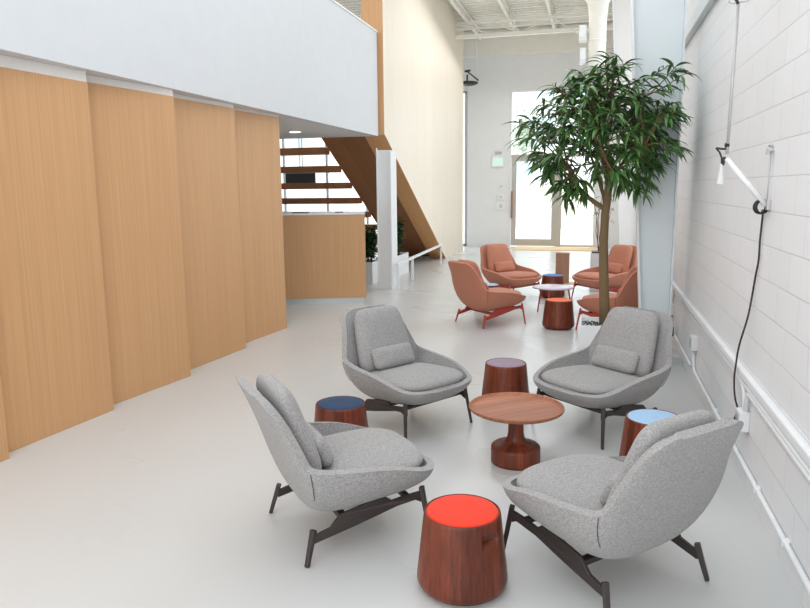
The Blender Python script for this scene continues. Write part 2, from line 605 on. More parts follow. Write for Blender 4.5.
# far wall with the glazed entrance
b = MB()
b.box(-3.80, -2.53, YF, YF + 0.2, 0, 5.6)
b.box(0.05, XW + 0.3, YF, YF + 0.2, 0, 5.6)
b.box(-2.53, 0.05, YF, YF + 0.2, 4.64, 5.6)
b.box(-10.5, -3.80, YF, YF + 0.2, 4.66, 5.6)
struct(b.build('wall_back', M['farwall']), 'grey white end wall around the glazed entrance', 'wall')
struct(MB().box(-10.5, XW + 0.3, YF - 0.35, YF + 0.2, 5.6, 6.3).build('wall_back_band', M['cream']), 'cream band above the end wall', 'wall')
wf = MB()
wf.box(-2.53, -2.46, YF - 0.02, YF + 0.10, 0, 4.64)
wf.box(-0.02, 0.05, YF - 0.02, YF + 0.10, 0, 4.64)
wf.box(-2.46, -0.02, YF - 0.02, YF + 0.10, 4.56, 4.64)
wf = struct(wf.build('window_1', M['white']), 'tall glazed entrance with a door leaf in the end wall', 'window')
b = MB()
b.box(-1.11, -0.95, YF, YF + 0.08, 0, 2.72)
b.box(-1.06, -1.0, YF, YF + 0.08, 2.72, 4.56)
b.box(-2.46, -0.02, YF, YF + 0.08, 2.66, 2.76)
b.box(-0.95, -0.02, YF, YF + 0.08, 0, 0.06)
b.build('mullion', M['doorframe'], wf, bevel=0.006)
dl = MB()
dl.box(-2.45, -2.30, YF + 0.01, YF + 0.06, 0.02, 2.66)
dl.box(-1.24, -1.11, YF + 0.01, YF + 0.06, 0.02, 2.66)
dl.box(-2.30, -1.24, YF + 0.01, YF + 0.06, 0.02, 0.23)
dl.box(-2.30, -1.24, YF + 0.01, YF + 0.06, 2.55, 2.66)
dl = dl.build('door_leaf', M['doorframe'], wf, bevel=0.006)
b = MB()
b.tube([(-2.42, YF - 0.06, 0.86), (-2.42, YF - 0.06, 1.67)], 0.028, 10)
b.box(-2.43, -2.41, YF - 0.06, YF + 0.01, 0.95, 0.98)
b.box(-2.43, -2.41, YF - 0.06, YF + 0.01, 1.55, 1.58)
b.build('door_handle', M['walnut_box'], dl, smooth=False)
for x0, x1, z0, z1 in ((-2.30, -1.24, 0.23, 2.55), (-0.95, -0.02, 0.06, 2.66), (-2.46, -1.06, 2.76, 4.56), (-1.0, -0.02, 2.76, 4.56)):
    MB().box(x0, x1, YF + 0.03, YF + 0.04, z0, z1).build('pane', M['glass'], wf)

w2 = MB()
for x in (-3.85, -5.2, -6.55, -7.05, -8.4, -9.9):
    w2.box(x - 0.035, x + 0.035, YF, YF + 0.1, 0, 4.66)
for z in (0, 4.6):
    w2.box(-10.2, -3.80, YF, YF + 0.1, z, z + 0.06)
w2 = struct(w2.build('window_2', M['grille'], bevel=0.005), 'wide glazed wall behind the staircase', 'window')
MB().box(-10.2, -3.80, YF + 0.04, YF + 0.05, 0.06, 4.6).build('pane', M['glass'], w2)

# near tapered steel column against the block wall, second column behind it
for name, yc, lab in (('trim_2', 7.5, 'tapered pale blue grey steel column in front of the block wall'), ('trim_3', 13.3, 'second steel column farther back, mostly behind the tree')):
    b = MB()
    zt = 6.3
    xb, xt, xr = 0.53, 0.53 - 0.0655 * zt, 0.765
    b.add([(xb, yc - 0.008, 0), (xr, yc - 0.008, 0), (xr, yc - 0.008, zt), (xt, yc - 0.008, zt), (xb, yc + 0.008, 0), (xr, yc + 0.008, 0), (xr, yc + 0.008, zt), (xt, yc + 0.008, zt)],
          [(0, 1, 2, 3), (7, 6, 5, 4), (0, 4, 5, 1), (1, 5, 6, 2), (2, 6, 7, 3), (3, 7, 4, 0)])
    c = struct(b.build(name, M['steelwhite'] if yc < 10 else M['soffit']), lab, 'column')
    b = MB()
    b.add([(xb - 0.018, yc - 0.09, 0), (xb, yc - 0.09, 0), (xt, yc - 0.09, zt), (xt - 0.018, yc - 0.09, zt), (xb - 0.018, yc + 0.09, 0), (xb, yc + 0.09, 0), (xt, yc + 0.09, zt), (xt - 0.018, yc + 0.09, zt)],
          [(0, 1, 2, 3), (7, 6, 5, 4), (0, 4, 5, 1), (1, 5, 6, 2), (2, 6, 7, 3), (3, 7, 4, 0)])
    b.build('flange', M['white'], c)
    MB().box(xr, xr + 0.018, yc - 0.09, yc + 0.09, 0, zt).build('flange', M['steelwhite'], c)
    MB().box(xb - 0.07, XW - 0.005, yc - 0.14, yc + 0.14, 0, 0.018).build('base_plate', M['grille'], c)

# steel ledge high on the block wall
b = MB()
b.box(XW - 0.06, XW, -4, 9.03, 3.31, 3.45)
struct(b.build('trim_4', M['steelwhite'], bevel=0.004), 'steel ledge running high along the block wall', 'ledge')

# roof over the entrance end
n = 84
vs, fs = [], []
prof = []
y = 11.0
while y < 21.7:
    prof += [(y, 6.30), (y + 0.11, 6.30), (y + 0.14, 6.36), (y + 0.21, 6.36), (y + 0.24, 6.30)]
    y += 0.24
for (yy, zz) in prof:
    vs += [(-10.5, yy, zz), (XW + 0.3, yy, zz), (-10.5, yy, zz + 0.08), (XW + 0.3, yy, zz + 0.08)]
for i in range(len(prof) - 1):
    k = i * 4
    fs += [(k, k + 1, k + 5, k + 4), (k + 2, k + 6, k + 7, k + 3)]
struct(MB().add(vs, fs).build('ceiling_roof', M['cream']), 'cream corrugated metal roof deck over the entrance end', 'ceiling')
b = MB()
b.box(-3.6, XW, 15.9, 16.1, 6.02, 6.3)
struct(b.build('trim_5', M['cream']), 'cream roof girder in front of the roof deck', 'beam')
for x in (-3.35, -2.28, -1.22, -0.15):
    b = MB()
    b.box(x - 0.05, x + 0.05, 16.1, YF - 0.35, 6.16, 6.22)
    b.box(x - 0.035, x + 0.035, 16.1, YF - 0.35, 6.04, 6.08)
    yy = 16.2
    while yy < 21:
        b.bar((x, yy, 6.07), (x, yy + 0.25, 6.17), 0.02, 0.02)
        b.bar((x, yy + 0.25, 6.17), (x, yy + 0.5, 6.07), 0.02, 0.02)
        yy += 0.5
    struct(b.build('trim_6', M['cream']), 'roof joist running towards the end wall', 'joist')
b = MB()
b.box(-3.66, XW, 18.95, 19.05, 6.0, 6.06)
b.box(-3.66, XW, 18.98, 19.02, 5.86, 5.9)
b.box(-3.66, XW, 18.93, 19.07, 5.64, 5.73)
for xa, xb_, za, zb in ((-3.6, -2.7, 6.02, 5.7), (-2.0, -0.35, 5.7, 6.3), (-1.15, -0.1, 5.98, 5.3), (-2.7, -2.0, 6.0, 5.7)):
    b.tube([(xa, 18.96, za), (xb_, 18.96, zb)], 0.018, 8)
struct(b.build('trim_7', M['cream']), 'cream roof truss crossing in front of the end wall', 'truss')

# outside, behind the glass
struct(MB().box(-60, 60, 21.8, 120, -0.3, -0.06).build('ground_outside', M['paving']), 'pale paving outside the entrance', 'ground')
t = thing('office_building', 'pale office building with blue windows seen through the entrance glass', 'building', (-4, 52, 0))
MB().box(-22, 18, 0, 8, -0.1, 13).build('wall', M['facade'], t)
for k in range(10):
    for z in (4.6, 8.0):
        MB().box(-19 + 3.6 * k, -17 + 3.6 * k, -0.08, 0.05, z, z + 2.0).build('window', M['facade_glass'], t)
t = thing('outbuilding', 'small pale blue outbuilding with white window bars outside the door', 'building', (-3.9, 36.0, -0.06))
MB().box(-0.9, 0.75, 0, 2.0, 0, 3.3).build('wall', M['facade_glass'], t)
b = MB()
b.box(-0.95, 0.80, -0.06, 0.0, 1.95, 2.05).box(-0.10, 0.0, -0.06, 0.0, 0, 3.3).box(-0.95, 0.80, -0.06, 0, 3.3, 3.45)
b.build('window_bars', M['facade'], t)
tag(MB().box(-3.6, 2.4, 33.0, 33.15, -0.06, 1.9).build('hoarding', M['hoarding']), 'cream boarded fence outside beyond the entrance door', 'fence')


# ------------------------------------------------------------------ lounge chairs
def super_cushion(outline, thick, n_ang=40, n_rad=7, dome=0.0, edge=3.2):
    """outline(angle) -> (x, y); pillow in the local xy plane, thickness along z"""
    vs, fs = [], []
    rings = [math.sin(PI / 2 * (i + 1) / n_rad) for i in range(n_rad)]
    for side in (1, -1):
        base = len(vs)
        vs.append((0, 0, side * thick / 2 + (dome if side > 0 else 0)))
        for r in rings:
            h = thick / 2 * (1 - r ** edge) ** (1 / 2.2)
            if r == rings[-1]:
                h = 0
            for k in range(n_ang):
                x, yv = outline(2 * PI * k / n_ang)
                vs.append((x * r, yv * r, side * h + (dome * (1 - r * r) if side > 0 else 0)))
        for k in range(n_ang):
            k2 = (k + 1) % n_ang
            f = (base, base + 1 + k, base + 1 + k2)
            fs.append(f if side > 0 else f[::-1])
            for i in range(n_rad - 1):
                a = base + 1 + i * n_ang
                f = (a + k, a + n_ang + k, a + n_ang + k2, a + k2)
                fs.append(f if side > 0 else f[::-1])
    # weld the two rims
    half = len(vs) // 2
    rim0 = 1 + (n_rad - 1) * n_ang
    remap = {half + rim0 + k: rim0 + k for k in range(n_ang)}
    fs = [tuple(remap.get(i, i) for i in f) for f in fs]
    return vs, fs


def squircle(ax, ay, p):
    def f(t):
        c, s = math.cos(t), math.sin(t)
        return (ax * math.copysign(abs(c) ** (2 / p), c), ay * math.copysign(abs(s) ** (2 / p), s))
    return f


def xform(vs, mat):
    return [mat @ Vector(v) for v in vs]


SECT = [  # centre x, z; rim offset dx, dz; half width
    (0.396, 0.362, 0.000, 0.004, 0.160),
    (0.382, 0.324, 0.000, 0.048, 0.258),
    (0.338, 0.276, 0.000, 0.098, 0.320),
    (0.252, 0.248, 0.000, 0.150, 0.362),
    (0.130, 0.224, 0.000, 0.216, 0.382),
    (0.000, 0.206, -0.005, 0.256, 0.390),
    (-0.105, 0.196, -0.020, 0.276, 0.390),
    (-0.200, 0.198, -0.055, 0.290, 0.385),
    (-0.268, 0.232, -0.056, 0.274, 0.376),
    (-0.305, 0.310, -0.036, 0.228, 0.364),
    (-0.345, 0.420, -0.016, 0.170, 0.344),
    (-0.392, 0.560, 0.000, 0.110, 0.318),
    (-0.440, 0.690, 0.010, 0.054, 0.295),
    (-0.480, 0.782, 0.012, 0.018, 0.274),
    (-0.502, 0.829, 0.008, 0.004, 0.236),
    (-0.510, 0.848, 0.004, 0.000, 0.175),
]


def shell_mesh():
    nu = 17
    vs, fs = [], []
    for cx, cz, ex, ez, hw in SECT:
        for i in range(nu):
            u = -1 + 2 * i / (nu - 1)
            th = abs(u) * math.radians(86)
            s = (math.sin(th) / math.sin(math.radians(86))) ** 0.88
            g = (1 - math.cos(th)) / (1 - math.cos(math.radians(86)))
            g = g ** 1.25
            vs.append((cx + ex * g, math.copysign(hw * s, u), cz + ez * g))
    for j in range(len(SECT) - 1):
        for i in range(nu - 1):
            a = j * nu + i
            fs.append((a, a + 1, a + nu + 1, a + nu))
    return vs, fs


def make_chair(name, label, group, fab, met):
    t = thing(name, label, 'chair', group=group)
    vs, fs = shell_mesh()
    o = MB().add(vs, fs).build('shell', fab, t, smooth=True)
    md = o.modifiers.new('thickness', 'SOLIDIFY')
    md.thickness = 0.042
    md.offset = 0
    md = o.modifiers.new('round', 'BEVEL')
    md.width = 0.017
    md.segments = 3
    md.limit_method = 'ANGLE'
    md.angle_limit = 0.9
    md = o.modifiers.new('smooth', 'SUBSURF')
    md.levels = 1
    md.render_levels = 2
    # seams from the arm corner down to the bottom
    for sgn in (-1, 1):
        pts = []
        cx, cz, ex, ez, hw = (-0.268, 0.232, -0.056, 0.274, 0.376)
        for i in range(8):
            u = 0.98 - 0.30 * i / 7
            th = u * math.radians(86)
            s = (math.sin(th) / math.sin(math.radians(86))) ** 0.88
            g = ((1 - math.cos(th)) / (1 - math.cos(math.radians(86)))) ** 1.25
            nx = 0.0186
            pts.append((cx + ex * g - 0.004, sgn * (hw * s + nx * math.sin(th)), cz + ez * g - nx * math.cos(th)))
        MB().tube(pts, 0.0016, 6).build('seam', M['groove'], o)
    # seat cushion
    def seat_outline(tt):
        c, s = math.cos(tt), math.sin(tt)
        p = 4.0 if c < 0 else 3.1
        x = 0.345 * math.copysign(abs(c) ** (2 / p), c)
        y = 0.335 * math.copysign(abs(s) ** (2 / p), s)
        return (x, y)
    vs, fs = super_cushion(seat_outline, 0.105, dome=0.010, edge=5.0)
    m = Matrix.Translation((0.046, 0, 0.374)) @ Matrix.Rotation(math.radians(-3.0), 4, 'Y')
    MB().add(xform(vs, m), fs).build('seat_cushion', fab, t, smooth=True, sub=1)
    # back cushion, tapering upward
    def back_outline(tt):
        x, y = squircle(0.255, 0.255, 6.0)(tt)
        k = 1.0 - 0.12 * (x / 0.255)
        return (x, y * k)
    vs, fs = super_cushion(back_outline, 0.125, dome=0.010, edge=4.5)
    ax = Vector((-math.sin(math.radians(19)), 0, math.cos(math.radians(19))))
    nrm = Vector((math.cos(math.radians(19)), 0, math.sin(math.radians(19))))
    m = Matrix(((ax.x, 0, nrm.x, -0.318), (0, 1, 0, 0), (ax.z, 0, nrm.z, 0.625), (0, 0, 0, 1)))
    MB().add(xform(vs, m), fs).build('back_cushion', fab, t, smooth=True, sub=1)
    # lumbar pillow
    vs, fs = super_cushion(squircle(0.088, 0.205, 6.0), 0.115, dome=0.0, edge=2.6)
    ax = Vector((-math.sin(math.radians(26)), 0, math.cos(math.radians(26))))
    nrm = Vector((math.cos(math.radians(26)), 0, math.sin(math.radians(26))))
    m = Matrix(((ax.x, 0, nrm.x, -0.188), (0, 1, 0, 0), (ax.z, 0, nrm.z, 0.500), (0, 0, 0, 1)))
    MB().add(xform(vs, m), fs).build('lumbar_pillow', fab, t, smooth=True, sub=1)
    # base: two side rails, cross bars, four legs
    for sgn in (-1, 1):
        poly = [(-0.300, 0.098), (-0.05, 0.150), (0.18, 0.205), (0.255, 0.216), (0.284, 0.200), (0.310, 0.195), (0.310, 0.258), (0.195, 0.244),
                (0.130, 0.234), (0.098, 0.258), (0.05, 0.262), (-0.15, 0.222), (-0.185, 0.186), (-0.205, 0.164), (-0.300, 0.138)]
        b = MB().prism(poly, lambda a, c, s, sg=sgn: (a, sg * (0.298 + 0.012 * (a > 0.2)) + (0.009 if s else -0.009), c))
        b.build('side_rail', met, t, bevel=0.003)
        b = MB()
        b.bar((0.293, sgn * 0.310, 0.280), (0.330, sgn * 0.343, 0.0), 0.030, 0.026, 0.021, 0.019)
        b.build('leg', met, t, bevel=0.004)
        b = MB()
        b.bar((-0.290, sgn * 0.300, 0.172), (-0.338, sgn * 0.325, 0.0), 0.030, 0.026, 0.023, 0.020)
        b.build('leg', met, t, bevel=0.004)
    MB().bar((0.225, -0.30, 0.225), (0.225, 0.30, 0.225), 0.03, 0.028).build('cross_bar', met, t, bevel=0.004)
    MB().bar((-0.10, -0.30, 0.155), (-0.10, 0.30, 0.155), 0.04, 0.03).build('cross_bar', met, t, bevel=0.004)
    return t


GG, OG = 'grey lounge chairs around the walnut table', 'terracotta lounge chairs around the mauve table'
grey = make_chair('lounge_chair', 'grey lounge chair at lower left, seen from behind beside the red-topped stool', GG, M['grey_fabric'], M['dark_metal'])
grey.location = (-1.24, 3.355, 0)
grey.rotation_euler = (0, 0, math.radians(41))
dup(grey, (0.09, 3.225, 0), math.radians(136.5), 'nearest grey lounge chair at the lower right, turned with its back to the block wall')
dup(grey, (-1.330, 5.046, 0), math.radians(-33), 'grey lounge chair facing forward beside the navy-topped stool, left of the walnut table')
dup(grey, (0.065, 5.28, 0), math.radians(-131), 'grey lounge chair facing forward between the potted tree and the pale blue stool')
orange = make_chair('lounge_chair', 'terracotta lounge chair seen from behind, left of the mauve table', OG, M['orange_fabric'], M['red_metal'])
orange.location = (-1.31, 9.243, 0)
orange.rotation_euler = (0, 0, math.radians(44))
dup(orange, (-1.26, 11.42, 0), math.radians(-42), 'terracotta lounge chair facing forward in front of the entrance door')
dup(orange, (0.165, 11.5, 0), math.radians(-140), 'terracotta lounge chair facing forward behind the tree trunk')
dup(orange, (0.30, 9.02, 0), math.radians(138), 'terracotta lounge chair with its back cut off by the steel column')


# ------------------------------------------------------------------ stools and tables
def solid(me_obj):
    dg = bpy.context.evaluated_depsgraph_get()
    me = bpy.data.meshes.new_from_object(me_obj.evaluated_get(dg))
    return me


def stool_body_mesh():
    prof = [(0.160, 0.0), (0.168, 0.012), (0.190, 0.024), (0.200, 0.045), (0.2005, 0.062), (0.198, 0.085), (0.1835, 0.22), (0.170, 0.345), (0.1685, 0.360),
            (0.166, 0.3665), (0.1625, 0.3685), (0.1595, 0.3665), (0.1585, 0.358)]
    o = MB().lathe(prof, 64).build('stool_body', M['walnut'], None, smooth=True, autosmooth=0.7)
    c = MB()
    pts = arc(-0.032, 0, 0.013, PI / 2, 1.5 * PI, 6) + arc(0.032, 0, 0.013, -PI / 2, PI / 2, 6)
    c.prism(pts, lambda a, d, s: (0.20 if s else 0.158, a, 0.29 + d))
    co = c.build('cut', M['groove'])
    md = o.modifiers.new('slot', 'BOOLEAN')
    md.object = co
    md.operation = 'DIFFERENCE'
    md.solver = 'EXACT'
    bpy.context.view_layer.update()
    me = solid(o)
    bpy.data.objects.remove(co)
    bpy.data.objects.remove(o)
    return me


STOOL_BODY = stool_body_mesh()
for p in STOOL_BODY.polygons:
    p.use_smooth = True


def make_stool(x, y, rz, felt, label, s=1.0, group='walnut drum stools'):
    t = thing('drum_stool', label, 'stool', (x, y, 0), rz, group)
    t.scale = (s, s, 1.0)
    o = bpy.data.objects.new('body', STOOL_BODY)
    COL.objects.link(o)
    o.parent = t
    MB().lathe([(0.158, 0.350), (0.158, 0.362), (0.154, 0.3675), (0.148, 0.369), (0.08, 0.3695), (0.002, 0.3695)], 64).build('felt_top', felt, t, smooth=True, autosmooth=0.8)
    return t


make_stool(-0.53, 2.92, math.radians(-36), M['felt_red'], 'walnut drum stool with a bright red felt top, nearest the viewer', 1.03)
make_stool(-1.62, 4.30, 1.0, M['felt_navy'], 'walnut drum stool with a navy felt top between the two left grey chairs')
make_stool(-0.665, 5.65, 2.2, M['felt_purple'], 'walnut drum stool with a mauve felt top behind the walnut table')
bl = make_stool(0.405, 4.47, 2.6, M['felt_blue'], 'walnut drum stool with a pale blue felt top by the block wall', 1.02)
MB().tube([(0.022 * math.cos(a), 0.022 * math.sin(a), 0.3697) for a in [0.9 + 0.5 * i for i in range(9)]], 0.0022, 6).build('pull_tab', M['grille'], bl)
make_stool(-0.40, 9.06, 0.4, M['felt_orange'], 'walnut drum stool with an orange red felt top in front of the mauve table', 1.02)
make_stool(-0.62, 11.62, 2.0, M['felt_cobalt'], 'walnut drum stool with a cobalt blue top behind the mauve table')
make_stool(-1.50, 10.32, 2.0, M['felt_blue'], 'drum stool with a pale top mostly hidden behind the leftmost terracotta chair')

t = thing('coffee_table', 'round walnut pedestal coffee table with a raised lip between the grey chairs', 'table', (-0.452, 4.45, 0), math.radians(40))
MB().lathe([(0.152, 0.0), (0.160, 0.006), (0.162, 0.02), (0.162, 0.100), (0.159, 0.112), (0.150, 0.120), (0.110, 0.130), (0.074, 0.142), (0.058, 0.170), (0.051, 0.205), (0.050, 0.27),
            (0.056, 0.31), (0.075, 0.338), (0.115, 0.352), (0.12, 0.354)], 64).build('pedestal', M['walnut'], t, smooth=True, autosmooth=0.9)
MB().lathe([(0.11, 0.350), (0.25, 0.352), (0.288, 0.357), (0.304, 0.366), (0.310, 0.378), (0.309, 0.386), (0.304, 0.388), (0.299, 0.385), (0.295, 0.374), (0.288, 0.3685), (0.27, 0.3675), (0.01, 0.3675)], 72).build('table_top', M['walnut_top'], t, smooth=True, autosmooth=1.0)

t = thing('side_table', 'low round table with a mauve top and thin red legs between the terracotta chairs', 'table', (-0.527, 10.0, 0), 0.35)
MB().lathe([(0.27, 0.385), (0.285, 0.388), (0.288, 0.396), (0.286, 0.402), (0.28, 0.404), (0.01, 0.404)], 56).build('table_top', M['laminate'], t, smooth=True, autosmooth=0.8)
for k in range(3):
    a = 2 * PI * k / 3 + 0.0
    MB().bar((0.22 * math.cos(a), 0.22 * math.sin(a), 0.387), (0.29 * math.cos(a), 0.29 * math.sin(a), 0), 0.022, 0.022, 0.016, 0.016).build('leg', M['red_metal'], t, bevel=0.003)
MB().bar((-0.2, 0, 0.378), (0.2, 0, 0.378), 0.03, 0.014).build('cross_bar', M['red_metal'], t)

t = thing('wooden_plinth', 'brown upright wooden plinth box behind the cobalt-topped stool', 'plinth', (-0.54, 13.35, 0), 0.05)
b = MB()
b.box(-0.125, 0.125, -0.06, 0.16, 0, 0.56)
b.build('body', M['walnut_box'], t, bevel=0.006)
MB().box(-0.13, 0.13, -0.065, 0.165, 0.56, 0.575).build('top_board', M['walnut_box'], t, bevel=0.003)
MB().box(-0.14, 0.30, -0.10, 0.20, 0.0, 0.012).build('foot_plate', M['mat'], t, bevel=0.003)

# ------------------------------------------------------------------ reception desk
t = thing('reception_desk', 'tall oak reception desk with a grey kick plate beside the white post', 'desk', (-3.455, 10.465, 0), math.radians(19.2))
MB().box(-2.4, 0, 0, 0.75, 0.09, 1.40).build('front_panel', M['oak_desk'], t, bevel=0.003)
MB().box(-2.4, 0.005, -0.006, 0.76, 1.40, 1.425).build('counter_top', M['white'], t, bevel=0.004)
MB().box(-2.4, -0.04, 0.03, 0.70, 0.0, 0.09).build('kick_plate', M['aluminium'], t)
t = thing('desk_monitor', 'thin black screen base standing on the reception desk', 'screen base', (-3.93, 10.60, 1.425), math.radians(19.2))
MB().box(-0.07, 0.07, -0.04, 0.04, 0.0, 0.012).build('base', M['black'], t, bevel=0.003)
MB().bar((-0.025, 0, 0.01), (-0.02, 0, 0.10), 0.012, 0.012).build('stem', M['chrome'], t)
MB().bar((0.03, 0, 0.01), (0.035, 0, 0.10), 0.012, 0.012).build('stem', M['chrome'], t)
tag(MB().box(-4.62, -4.36, 10.32, 10.42, 1.425, 1.437).build('desk_tray', M['black'], bevel=0.003), 'flat dark tray on the left of the reception desk top', 'tray')
t = thing('wall_screen', 'black screen seen through the open steps behind the desk', 'screen', (-7.85, 18.2, 1.90))
MB().box(-0.44, 0.44, -0.03, 0.03, 0, 0.36).build('display', M['black'], t, bevel=0.004)
for x in (-0.02, 0.06):
    MB().bar((x, 0.02, 0.3), (x, 0.02, 4.40), 0.02, 0.02).build('hanging_rod', M['grille'], t)

t = thing('recessed_downlight', 'small lit round downlight in the mezzanine soffit', 'downlight', (-4.71, 10.76, ZS))
MB().lathe([(0.085, -0.006), (0.10, -0.006), (0.10, 0.001), (0.085, 0.001)], 32).build('trim_ring', M['white'], t, smooth=False)
MB().lathe([(0.084, -0.007), (0.03, -0.010), (0.005, -0.010)], 32).build('lens', M['lamp_glow'], t)


# ------------------------------------------------------------------ plants
def leaf(mb, base, direction, length, width, droop, roll=0.0, n=5):
    d = Vector(direction).normalized()
    side = d.cross(Vector((0, 0, 1)))
    if side.length < 0.05:
        side = Vector((1, 0, 0))
    side.normalize()
    p = Vector(base)
    up = side.cross(d).normalized()
    side = (side * math.cos(roll) + up * math.sin(roll)).normalized()
    prof = [0.10, 0.75, 1.0, 0.85, 0.5, 0.04]
    vs, fs = [], []
    for i in range(n + 1):
        w = prof[i] * width / 2
        up = side.cross(d).normalized()
        vs += [p - side * w + up * w * 0.35, p, p + side * w + up * w * 0.35]
        p = p + d * (length / n)
        d = (d + Vector((0, 0, -droop / n))).normalized()
        side = (side - d * side.dot(d)).normalized()
    for i in range(n):
        a = i * 3
        fs += [(a, a + 1, a + 4, a + 3), (a + 1, a + 2, a + 5, a + 4)]
    mb.add(vs, fs)


rng = random.Random(11)
t = thing('potted_tree', 'slender ficus tree with long drooping leaves in a white pebble planter', 'tree', (0.14, 7.12, 0))
MB_pot = MB()
ZP = 0.50
MB_pot.box(-0.245, 0.235, -0.42, -0.40, 0, ZP).box(-0.245, 0.235, 0.05, 0.07, 0, ZP).box(-0.245, -0.222, -0.4, 0.05, 0, ZP).box(0.212, 0.235, -0.4, 0.05, 0, ZP).box(-0.222, 0.212, -0.4, 0.05, 0, ZP - 0.05)
pot = MB_pot.build('planter', M['white'], t, bevel=0.004)
pb = MB()
for i in range(420):
    x, yv = rng.uniform(-0.21, 0.20), rng.uniform(-0.385, 0.035)
    r = rng.uniform(0.010, 0.019)
    z = ZP - 0.05 + rng.uniform(0.2, 1.0) * r
    q = [(r * 1.2, 0, 0), (-r * 1.2, 0, 0), (0, r, 0), (0, -r, 0), (0, 0, r * 0.8), (0, 0, -r * 0.8)]
    rot = Matrix.Rotation(rng.uniform(0, PI), 3, 'Z') @ Matrix.Rotation(rng.uniform(-0.4, 0.4), 3, 'X')
    pb.add([Vector((x, yv, z)) + rot @ Vector(v) for v in q], [(0, 2, 4), (2, 1, 4), (1, 3, 4), (3, 0, 4), (2, 0, 5), (1, 2, 5), (3, 1, 5), (0, 3, 5)])
po = pb.build('pebbles', M['pebble'], t, smooth=True, sub=1)
po['kind'] = 'stuff'
tp = [(0.0, 0, 0.28), (-0.015, 0, 0.55), (-0.035, 0.0, 0.9), (-0.045, 0, 1.2), (-0.04, 0, 1.5), (-0.02, 0, 1.68), (-0.02, 0.01, 1.86)]
trunk_mb = MB().tube(tp, [0.062, 0.056, 0.050, 0.046, 0.043, 0.042, 0.036], 12)
fork = Vector((-0.03, 0, 1.62))
tips = []
bb = MB()


def limb(a, c, r0, r1, bend=0.12, n=6):
    a, c = Vector(a), Vector(c)
    off = Vector((rng.uniform(-bend, bend), rng.uniform(-bend, bend), rng.uniform(-0.02, bend)))
    pts = []
    for i in range(n + 1):
        s = i / n
        pts.append(a.lerp(c, s) + off * (4 * s * (1 - s)))
    bb.tube(pts, [r0 + (r1 - r0) * i / n for i in range(n + 1)], 8)
    return pts


mains = [((-0.04, 0, 1.55), (-0.42, -0.08, 1.98), 0.028), ((-0.02, 0, 1.75), (0.25, 0.15, 2.35), 0.026), ((-0.02, 0.01, 1.84), (-0.05, 0.08, 2.6), 0.028),
         ((-0.02, 0, 1.66), (0.32, -0.22, 2.2), 0.022), ((-0.03, 0, 1.6), (-0.25, 0.3, 2.25), 0.022), ((-0.02, 0, 1.72), (-0.2, -0.35, 2.3), 0.022)]
nodes = []
for a, c, r in mains:
    pts = limb(a, c, r, r * 0.55, 0.08)
    nodes += [pts[3], pts[4], pts[5], pts[6]]
# twig ends fill a broad, slightly flat crown
ends_ = []
cc = Vector((-0.11, 0.0, 2.38))
tries = 0
while len(ends_) < 150 and tries < 6000:
    tries += 1
    v = Vector((rng.uniform(-1, 1), rng.uniform(-1, 1), rng.uniform(-1, 1)))
    if not 0.30 < v.length < 1.0:
        continue
    p = cc + Vector((v.x * 0.86, v.y * 0.66, v.z * 0.64))
    if p.z < 2.0 and -0.30 < p.x < 0.55 and rng.random() < 0.35:
        continue
    if p.z < 2.2 and -0.65 < p.x < 0.05 and rng.random() < 0.55:
        continue
    if min([(p - q).length for q in ends_] + [9]) < 0.11:
        continue
    ends_.append(p)
ends_ += [Vector(p) for p in ((-0.85, -0.1, 2.18), (-0.78, 0.1, 2.38), (-0.70, 0.0, 2.72), (-0.62, -0.2, 2.86), (0.62, 0.0, 3.02), (0.66, -0.1, 2.9), (0.50, 0.1, 3.0), (0.56, -0.12, 2.62),
                              (0.42, 0.0, 2.3), (0.48, 0.1, 2.12), (0.28, -0.1, 1.86), (0.33, 0.05, 1.80), (0.10, -0.1, 1.88), (-0.44, 0, 1.88), (-0.36, -0.1, 1.76), (-0.60, 0.05, 1.98), (-0.52, 0.0, 1.74), (-0.46, 0.1, 1.66), (-0.28, 0.05, 1.72), (-0.68, -0.1, 2.02), (0.30, 0.0, 1.72), (0.40, 0.1, 1.78), (-0.1, 0, 3.10), (0.12, 0.05, 3.08), (-0.35, 0.0, 3.0), (-0.02, -0.2, 3.02), (0.46, 0.05, 1.98), (0.05, 0.1, 1.95))]
fo = MB()
for e in ends_:
    q = min(nodes, key=lambda nn: (nn - e).length + rng.uniform(0, 0.25))
    pts = limb(q, e, 0.010, 0.004, 0.06, 4)
    out = (e - cc)
    out.z *= 0.4
    out = out.normalized() if out.length > 0.01 else Vector((1, 0, 0))
    k = rng.randint(9, 13)
    for i in range(k):
        s = rng.random()
        base = pts[3].lerp(pts[4], s) if rng.random() < 0.7 else pts[2].lerp(pts[3], s)
        a = rng.uniform(0, 2 * PI)
        d = Vector((math.cos(a), math.sin(a), rng.uniform(-0.35, 0.55))) + out * 0.7
        leaf(fo, base, d, rng.uniform(0.18, 0.31), rng.uniform(0.030, 0.046), rng.uniform(0.7, 2.1), rng.uniform(-0.6, 0.6))
for q in (trunk_mb, bb, fo):
    q.v = [(x * 0.9, yv * 0.9, 0.185 + z * 0.897) for x, yv, z in q.v]
trunk_mb.build('trunk', M['bark'], t, smooth=True)
bb.build('branches', M['bark'], t, smooth=True)
f = fo.build('foliage', M['leaf'], t, smooth=True)


